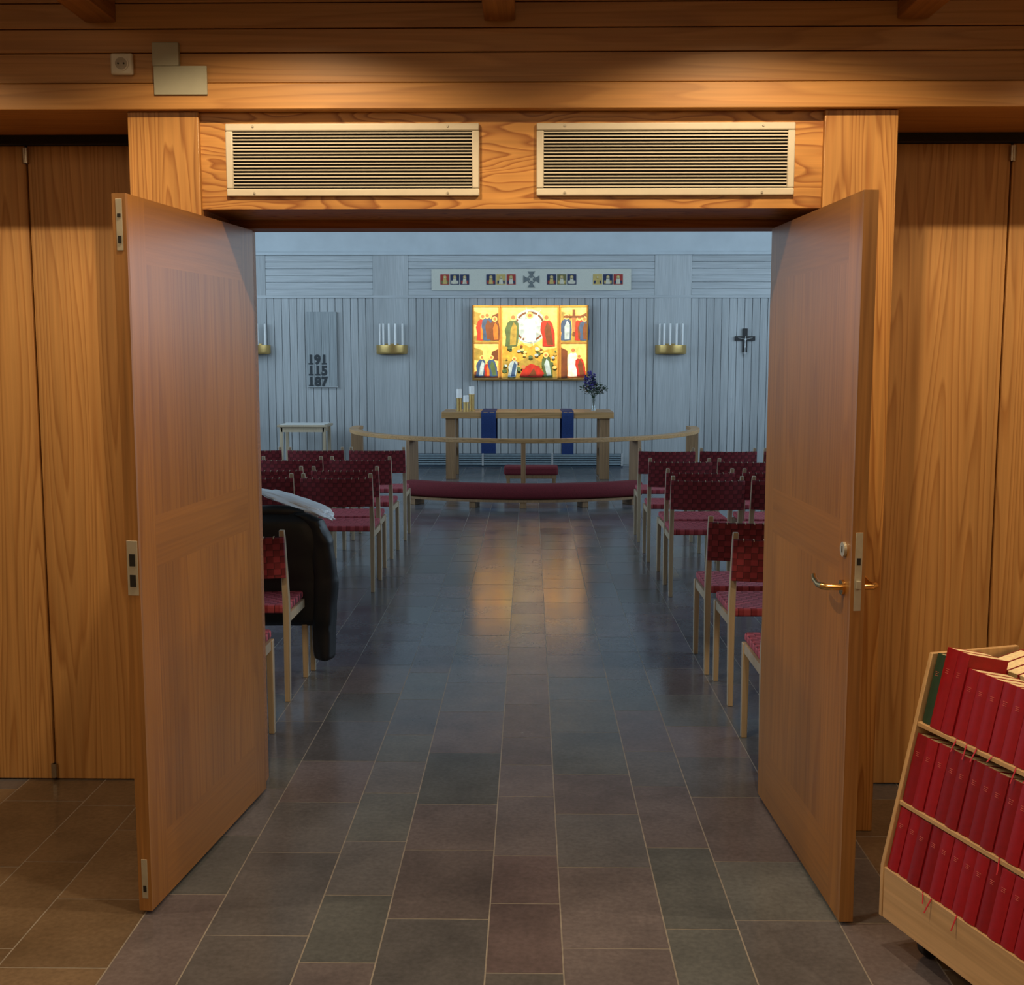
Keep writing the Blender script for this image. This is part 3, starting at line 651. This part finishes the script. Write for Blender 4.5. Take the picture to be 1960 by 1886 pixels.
# side table with cloth
yk = 16.3; xa, xb = at(530,815,yk).x, at(626,815,yk).x; zt2 = at(580,814,yk).z
t = empty('side_table', ((xa+xb)/2, yk, 0), 0, 'small pale wooden side table below the hymn board', 'side table'); w = (xb-xa)/2
b = MB(); b.box(-w,w,0,.5,zt2-.03,zt2); b.build('tabletop', W_birch, t, bevel=.003)
b = MB(); b.box(-w+.05,w-.05,.03,.47,zt2-.10,zt2-.031); b.build('apron', W_birch, t)
for sx in (-1,1):
    for y0 in (.03,.43):
        b = MB(); xx = sx*(w-.05); b.box(xx-.022,xx+.022,y0,y0+.045,0,zt2-.031); b.build('leg', W_birch, t, bevel=.003)
b = MB(); nn = 10; rings = []
for i in range(nn+1):
    x = (xa+.04)+(xb-xa-.08)*i/nn; r = []
    for j in range(nn+1): r.append((x, yk+.02+.46*j/nn, zt2+.006+.010*max(0, noise.noise(Vector((i*.6,j*.6,0))))))
    for j in range(nn,-1,-1): r.append((x, yk+.02+.46*j/nn, zt2+.001))
    rings.append(r)
b.loft(rings); tag(b.build('table_cloth', M_linen), 'crumpled white linen cloth lying on the side table', 'cloth')

# ------------------------------------------------------------------ chairs
def make_chair():
    t = empty('woven_chair', (0,0,0), 0, 'x', 'chair', 'woven chairs of the congregation')
    # origin: middle of the rear feet line; faces +Y. The webbed seat dips slightly.
    b = MB(); nx, ny = 10, 10; top = []
    for i in range(nx+1):
        top.append([b.bm.verts.new((-.228+.456*i/nx, .03+.425*j/ny, .458-.010*math.sin(PI*i/nx)*math.sin(PI*j/ny))) for j in range(ny+1)])
    bot = [[b.bm.verts.new((-.228+.456*i/nx, .03+.425*j/ny, .418)) for j in (0, ny)] for i in (0, nx)]
    for i in range(nx):
        for j in range(ny): b.face([top[i][j], top[i+1][j], top[i+1][j+1], top[i][j+1]])
    b.face([bot[0][0], bot[0][1], bot[1][1], bot[1][0]])
    b.face([bot[0][0]]+[top[i][0] for i in range(nx+1)]+[bot[1][0]]); b.face([bot[0][1]]+[top[i][ny] for i in range(nx+1)]+[bot[1][1]])
    b.face([bot[0][0]]+[top[0][j] for j in range(ny+1)]+[bot[0][1]]); b.face([bot[1][0]]+[top[nx][j] for j in range(ny+1)]+[bot[1][1]])
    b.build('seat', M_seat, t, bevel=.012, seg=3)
    b = MB(); n = 12; rings = []
    for i in range(n+1):
        u = -1+2*i/n; x = u*.244; y = -.095+.045*u*u
        rings.append([(x, y-.006, .607), (x, y+.010, .607), (x, y-.012, .79), (x, y-.020, .806), (x, y-.030, .80)])
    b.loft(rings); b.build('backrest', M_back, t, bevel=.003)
    # pale wooden slips showing between the straps along the top rail
    b = MB()
    for i in range(1, 11):
        u = -1+2*i/11; x = u*.244; y = -.095+.045*u*u
        b.box(x-.0014, x+.0014, y-.034, y-.010, .797, .808)
    b.build('top_rail_gaps', W_birch, t)
    def leg(x, pts, nm='leg'):
        b = MB(); rings = []
        for y, z, hw, hd in pts: rings.append([(x-hw,y-hd,z),(x+hw,y-hd,z),(x+hw,y+hd,z),(x-hw,y+hd,z)])
        b.loft(rings); b.build(nm, W_birch, t, bevel=.003)
    for s in (-1, 1):
        leg(s*.229, [(0,0,.013,.014),(.016,.40,.015,.019),(.010,.50,.015,.019),(-.038,.79,.013,.014),(-.048,.832,.012,.012)])
        leg(s*.226, [(.425,0,.013,.014),(.425,.417,.015,.019)])
        b = MB(); b.box(s*.226-.009, s*.226+.009, .035,.406,.375,.417); b.build('side_rail', W_birch, t)
    return t
proto = make_chair(); used = [False]
def put(x, y, rz, label):
    if not used[0]: used[0] = True; proto.location = (x,y,0); proto.rotation_euler = (0,0,rz); proto['label'] = label; return proto
    return dup(proto, (x,y,0), rz, label)
hw = .245
for row, Y, xe, n, nm in ((1,10.25,-1.085,3,'front row'),(2,9.32,-1.10,2,'second row'),(3,8.5,-1.10,2,'third row'),(4,8.00,-1.075,2,'fourth row')):
    for k in range(n):
        put(xe-hw-k*.54+random.uniform(-.006,.006), Y+random.uniform(-.006,.006), random.uniform(-.02,.02), 'maroon webbed chair, left block, %s from altar, %s from aisle' % (nm, ('first','second','third')[k]))
for row, Y, xe, n, nm in ((1,10.2,.93,3,'front row'),(2,9.2,.922,2,'second row'),(3,8.38,.965,2,'third row'),(4,7.87,.938,2,'fourth row')):
    for k in range(n):
        put(xe+hw+k*.54+random.uniform(-.006,.006), Y+random.uniform(-.006,.006), random.uniform(-.02,.02), 'maroon webbed chair, right block, %s from altar, %s from aisle' % (nm, ('first','second','third')[k]))
put(-1.115-hw, 5.97, .02, 'maroon webbed chair under the black jacket')
put(-1.135-hw, 5.43, -.02, 'maroon webbed chair directly before the jacket chair, near left door')
put(-1.105-hw, 4.53, 0, 'maroon webbed chair mostly hidden by left door, only seat corner showing')
put(.895+hw, 5.93, 0, 'maroon webbed chair by right door, farther of the close pair')
put(.925+hw, 5.39, .01, 'maroon webbed chair by right door, nearer of the close pair')
put(.905+hw, 4.51, 0, 'maroon webbed chair mostly hidden by right door, only seat corner showing')

# ------------------------------------------------------------------ jacket
jx, jy = -1.30, 5.90
t = empty('jacket', (jx, jy, 0), 0, 'black quilted jacket hung over a left side chair back', 'jacket')
b = MB(); rings = []; nz = 48; nr = 36
for i in range(nz+1):
    f = i/nz; z = .850-.58*f
    cap = math.sin(min(1, f/.10)*PI/2)**.7 if f < .10 else 1
    cap = max(cap, .25)*(1-.5*max(0, f-.95)/.05)
    wd = (.18+.085*min(1, f*4)**.6 + .010*math.sin(f*7))*(.80+.20*cap); dp = (.03+.035*min(1, f*5)**.5)*cap
    q = 1+.04*abs(math.sin(f*PI*5)); r = []
    for j in range(nr):
        a = j*2*PI/nr; s = noise.noise(Vector((math.cos(a)*1.8, f*2.2, math.sin(a)*1.8)))*.018+.004*math.sin(a*7+f*2)
        r.append(((wd+s)*math.copysign(abs(math.cos(a))**.8, math.cos(a))+.02*f, -.03+(dp*q+s*cap)*math.sin(a), z))
    rings.append(r)
b.loft(rings); b.build('body', M_jack, t)
def sleeve(pts, rad, nm='sleeve'):
    b = MB(); rings = []; m_ = 60
    for i in range(m_+1):
        g_ = i/m_; f = g_*(len(pts)-1); k = min(int(f), len(pts)-2); g = f-k; g = g*g*(3-2*g)*.5+g*.5; p = Vector(pts[k]).lerp(Vector(pts[k+1]), g)
        r0 = rad[k]*(1-g)+rad[k+1]*g; r0 *= .96+.05*abs(math.sin(g_*PI*7))
        r0 *= min(1, math.sqrt(max(.05, g_/.06))) * min(1, math.sqrt(max(.3, (1-g_)/.02))); ring = []
        for j in range(24):
            a = j*2*PI/24; s = noise.noise(Vector((math.cos(a)*1.2, i*.06, math.sin(a)*1.2)))*.012
            ring.append(p+Vector(((r0+s)*math.cos(a), (r0*.85+s)*math.sin(a), 0)))
        rings.append(ring)
    b.loft(rings); b.build(nm, M_jack, t)
sleeve([(.13,-.02,.848),(.195,-.02,.810),(.240,-.03,.70),(.258,-.035,.50),(.250,-.045,.30),(.252,-.05,.09)], [.040,.060,.066,.066,.062,.050])
sleeve([(-.15,-.02,.84),(-.22,-.02,.72),(-.24,-.03,.50),(-.24,-.04,.2)], [.05,.07,.07,.055])
b = MB(); b.tube([(-.15,.0,.838),(-.08,-.02,.850),(.0,-.02,.852),(.08,-.02,.850),(.15,.0,.838)], [.015,.030,.032,.030,.015], 14); b.build('collar', M_jack, t)
# white bag
b = MB(); b.ball((0,0,0), 1, sub=5)
for v in b.bm.verts:
    c = v.co.copy(); nn = noise.noise(c*1.6)*.30+abs(noise.noise(c*3.5))*.16
    c *= 1+nn; v.co = Vector((c.x*.195, c.y*.13, max(c.z*.026, -.016)-.14*c.x*.45-.05*max(0,c.x-.3)**2))
bp_ = at(572, 992, 6.06); o = b.build('plastic_bag', M_bag); o.location = (bp_.x+.01, 6.06, .868)
tag(o, 'crumpled white plastic bag lying on top of the black jacket', 'bag')

# ------------------------------------------------------------------ hymn book cart
CX, CY = .976, 3.14; crz = math.atan2(-.949, .314); cart = empty('book_cart', (CX, CY, 0), crz, 'pale wooden book cart on castors at lower right', 'book cart')
CL = .96; D = .55; sl = .2215; z0_ = .237
def yf(z): return max(0, (z-z0_)*sl)
for x in (0, CL-.014):
    b = MB(); b.prism([(x,0,.09),(x,0,z0_),(x,yf(.83),.83),(x,D-yf(.83),.83),(x,D,z0_),(x,D,.09)], (.014,0,0)); b.build('end_panel', W_cartv, cart, bevel=.002)
b = MB(); b.box(.0145,CL-.0145,.002,.022,.09,.225); b.build('front_board', W_cart, cart, bevel=.002)
b = MB(); b.box(.0145,CL-.0145,D-.022,D-.002,.09,.225); b.build('rear_board', W_cart, cart, bevel=.002)
b = MB(); b.box(.0145,CL-.0145,.023,D-.023,.10,.118); b.build('bottom_board', W_cart, cart)
b = MB(); b.box(.0145,CL-.0145,D/2-.008,D/2+.008,.24,.70); b.build('divider', W_cart, cart)
for zs in (.235,.422,.641):
    y = yf(zs); b = MB(); b.box(.0145,CL-.0145,y+.002,D-y-.002,zs-.012,zs); b.build('shelf', W_cart, cart, bevel=.001)
for x in (.10, CL-.10):
    for y in (.10, D-.10):
        c = MB(); c.box(x-.012,x+.012,y-.012,y+.012,.062,.09); c.tube([(x-.02,y,.089),(x+.02,y,.089)], .004, 6); e = c.build('castor_fork', M_steel, cart)
        c = MB(); c.tube([(x-.014,y,.0362),(x+.014,y,.0362)], .036, 20); c.build('castor_wheel', M_rub, cart, bevel=.004)
CM = Matrix.Translation((CX,CY,0)) @ Matrix.Rotation(crz, 4, 'Z')
def make_book(T, Hb, Db, mat, name='hymn_book'):
    # origin at the spine's bottom centre; spine faces -Y
    t = empty(name, (0,0,0), 0, 'x', 'book'); h = T/2
    b = MB(); c = .0024
    n = 6; prof = [(-h+ (2*h)*i/n, -.004*math.sin(PI*i/n)) for i in range(n+1)]
    b.prism([(x, y, 0) for x, y in prof]+[(h, c, 0), (-h, c, 0)], (0,0,Hb)); b.box(-h,-h+c,c,Db,0,Hb); b.box(h-c,h,c,Db,0,Hb)
    b.mi = 1
    for zz, ww in ((.74,.36),(.715,.26),(.69,.30)): b.box(-h*ww, h*ww, -.0046, -.003, Hb*zz, Hb*zz+.0014)
    b.build('cover', [mat, M_gold], t, bevel=.0008)
    b = MB(); b.box(-h+c,h-c,c,Db-.003,.003,Hb-.0012); b.build('pages', M_page, t)
    return t
SRC = {}
for hb in (.174,.186,.192,.222):
    SRC[(hb,0)] = make_book(.0445,hb,.128,M_red); SRC[(hb,1)] = make_book(.0445,hb,.128,M_redd)
bkG = make_book(.036,.195,.128,M_green, 'green_book')
def add_ribbon(t):
    b = MB(); x = random.uniform(-.01,.01); l = random.uniform(.02,.045); w_ = random.uniform(-.012,.012)
    b.prism([(x-.0022,-.008,.0),(x+.0022,-.008,.0),(x+w_+.004,-.012,-l*.6),(x+w_*1.4+.002,-.012,-l),(x+w_*1.4-.002,-.012,-l),(x+w_,-.012,-l*.6)], (0,.0008,0))
    b.build('ribbon', M_rib, t)
tilt = math.atan(sl)
def place_book(src, x, y, z, rx, rzz, label, group, ribbon=False, ry=0):
    o = dup(src, None, None, label, group)
    mw = CM @ Matrix.Translation((x,y,z)) @ Matrix.Rotation(rzz,4,'Z') @ Matrix.Rotation(ry,4,'Y') @ Matrix.Rotation(rx,4,'X')
    loc, rot, s = mw.decompose(); o.location = loc; o.rotation_euler = rot.to_euler()
    if ribbon: add_ribbon(o)
    return o
for ri, (zs, nm, hb) in enumerate(((.235,'bottom',.174),(.422,'middle',.192),(.641,'top',.186))):
    x = .040; k = 0
    while x < CL-.04:
        y = yf(zs)+.007
        if zs > .6 and k == 0:
            place_book(bkG, x-.002, y+.006, zs+.001, -tilt, 0, 'dark green book at far end of top cart shelf', None); x += .042; k += 1; continue
        v = int((ri != 1) != (random.random() < .75))
        if zs > .6 and k < 3:
            place_book(SRC[(.222,v)], x, y, zs+.001, -tilt, 0, 'taller red hymn book beside the green book on top cart shelf', 'tall red hymn books on top cart shelf')
        else:
            place_book(SRC[(hb,v)], x, y+random.uniform(0,.005), zs+.001, -tilt, 0, 'red hymn book standing in the %s row of the cart' % nm, 'red hymn books in %s row of cart' % nm, random.random() < .6)
        x += .0452; k += 1
x = .05
while x < CL-.05:
    place_book(SRC[(.186,1)], x, D-yf(.641)-.007, .642, -tilt, PI, 'red hymn book in rear top row, cream page edges up', 'red hymn books in rear top row of cart'); x += .0455
for s_ in list(SRC.values())+[bkG]:
    for ch in list(s_.children): bpy.data.objects.remove(ch)
    bpy.data.objects.remove(s_)

# ------------------------------------------------------------------ windows (chapel sides) and lamps
for i, (x, s) in enumerate(((-6, 1), (6, -1))):
    t = empty('window_%d' % (i+1), (x+s*.002, 10.9, 1.9), 0, 'high side window of the chapel', 'window', kind='structure')
    b = MB()
    for y in (-5,-3,-1,1,3,5): b.box(min(0,s*.05),max(0,s*.05),y-.04,y+.04,0,1.7)
    b.box(min(0,s*.05),max(0,s*.05),-5,5,-.05,0); b.box(min(0,s*.05),max(0,s*.05),-5,5,1.7,1.75); b.build('window_frame', M_plaster, t)
def area(loc, target, sx, sy, col, e, name):
    l = bpy.data.lights.new(name, 'AREA'); l.shape = 'RECTANGLE'; l.size = sx; l.size_y = sy; l.energy = e; l.color = col
    o = bpy.data.objects.new(name, l); COL.objects.link(o); o.location = loc
    o.rotation_euler = (Vector(target)-Vector(loc)).to_track_quat('-Z','Y').to_euler(); return o
def spot(loc, target, ang, blend, col, e, r, name):
    l = bpy.data.lights.new(name, 'SPOT'); l.spot_size = math.radians(ang); l.spot_blend = blend; l.energy = e; l.color = col; l.shadow_soft_size = r
    o = bpy.data.objects.new(name, l); COL.objects.link(o); o.location = loc
    o.rotation_euler = (Vector(target)-Vector(loc)).to_track_quat('-Z','Y').to_euler(); return o
COOL = (.62,.82,1.0); WARM = (1.0,.73,.43)
area((-5.9,10.9,2.75), (0,10.9,2.45), 10, 1.6, COOL, 275, 'window_light')
area((5.9,10.9,2.75), (0,10.9,2.45), 10, 1.6, COOL, 275, 'window_light')
area((0,14.2,4.1), (0,17.1,1.9), 10, 1, COOL, 70, 'clerestory_light')  # unseen wash on the end wall, standing in for a clerestory
for x, e in ((-2.28,60), (-.78,78), (.72,78), (2.22,60)): spot((x,3.10,2.98), (x,3.10,0), 134, .35, WARM, e, .02, 'downlight')
area((-.2,.9,3.04), (-.2,1.6,0), 5.5, 3.2, WARM, 130, 'foyer_fill_light')  # unseen fill panel added to light the doors, cart and near floor
# altarpiece projector with rectangular gate
lp = Vector((TX, 13.6, 3.9)); k = .05
spot(lp, (TX, YT, (tz0+tz1)/2), 60, .1, (1.0,.68,.32), 1750, .001, 'altarpiece_spotlight')
xx0 = (X(904,650,YT)-TX)*k; xx1 = (X(1126,650,YT)-TX)*k; zz0 = (tz0+.005-lp.z)*k; zz1 = (tz1-.005-lp.z)*k; yq = (YT-lp.y)*k
t = empty('spotlight_projector', lp, 0, 'framing spotlight hung from chapel ceiling aimed at altarpiece', 'spotlight')
b = MB(); b.box(-.2,xx0,yq,yq+.002,-.3,.1); b.box(xx1,.2,yq,yq+.002,-.3,.1); b.box(xx0,xx1,yq,yq+.002,-.3,zz0); b.box(xx0,xx1,yq,yq+.002,zz1,.1); b.build('gate', M_black, t, smooth=False)
b = MB(); b.box(-.2,.2,-.1,-.098,-.3,.1); b.box(-.2,.2,-.098,yq,.098,.1); b.box(-.2,.2,-.098,yq,-.3,-.298); b.box(-.2,-.198,-.098,yq,-.298,.098); b.box(.198,.2,-.098,yq,-.298,.098); b.build('housing', M_black, t, smooth=False)
b = MB(); b.tube([(0,0,.1),(0,0,.3)], .012, 8); b.build('rod', M_black, t)
wd_ = bpy.data.worlds.new('world'); sc.world = wd_; wd_.use_nodes = True
wd_.node_tree.nodes['Background'].inputs[0].default_value = (.3,.4,.5,1); wd_.node_tree.nodes['Background'].inputs[1].default_value = .3
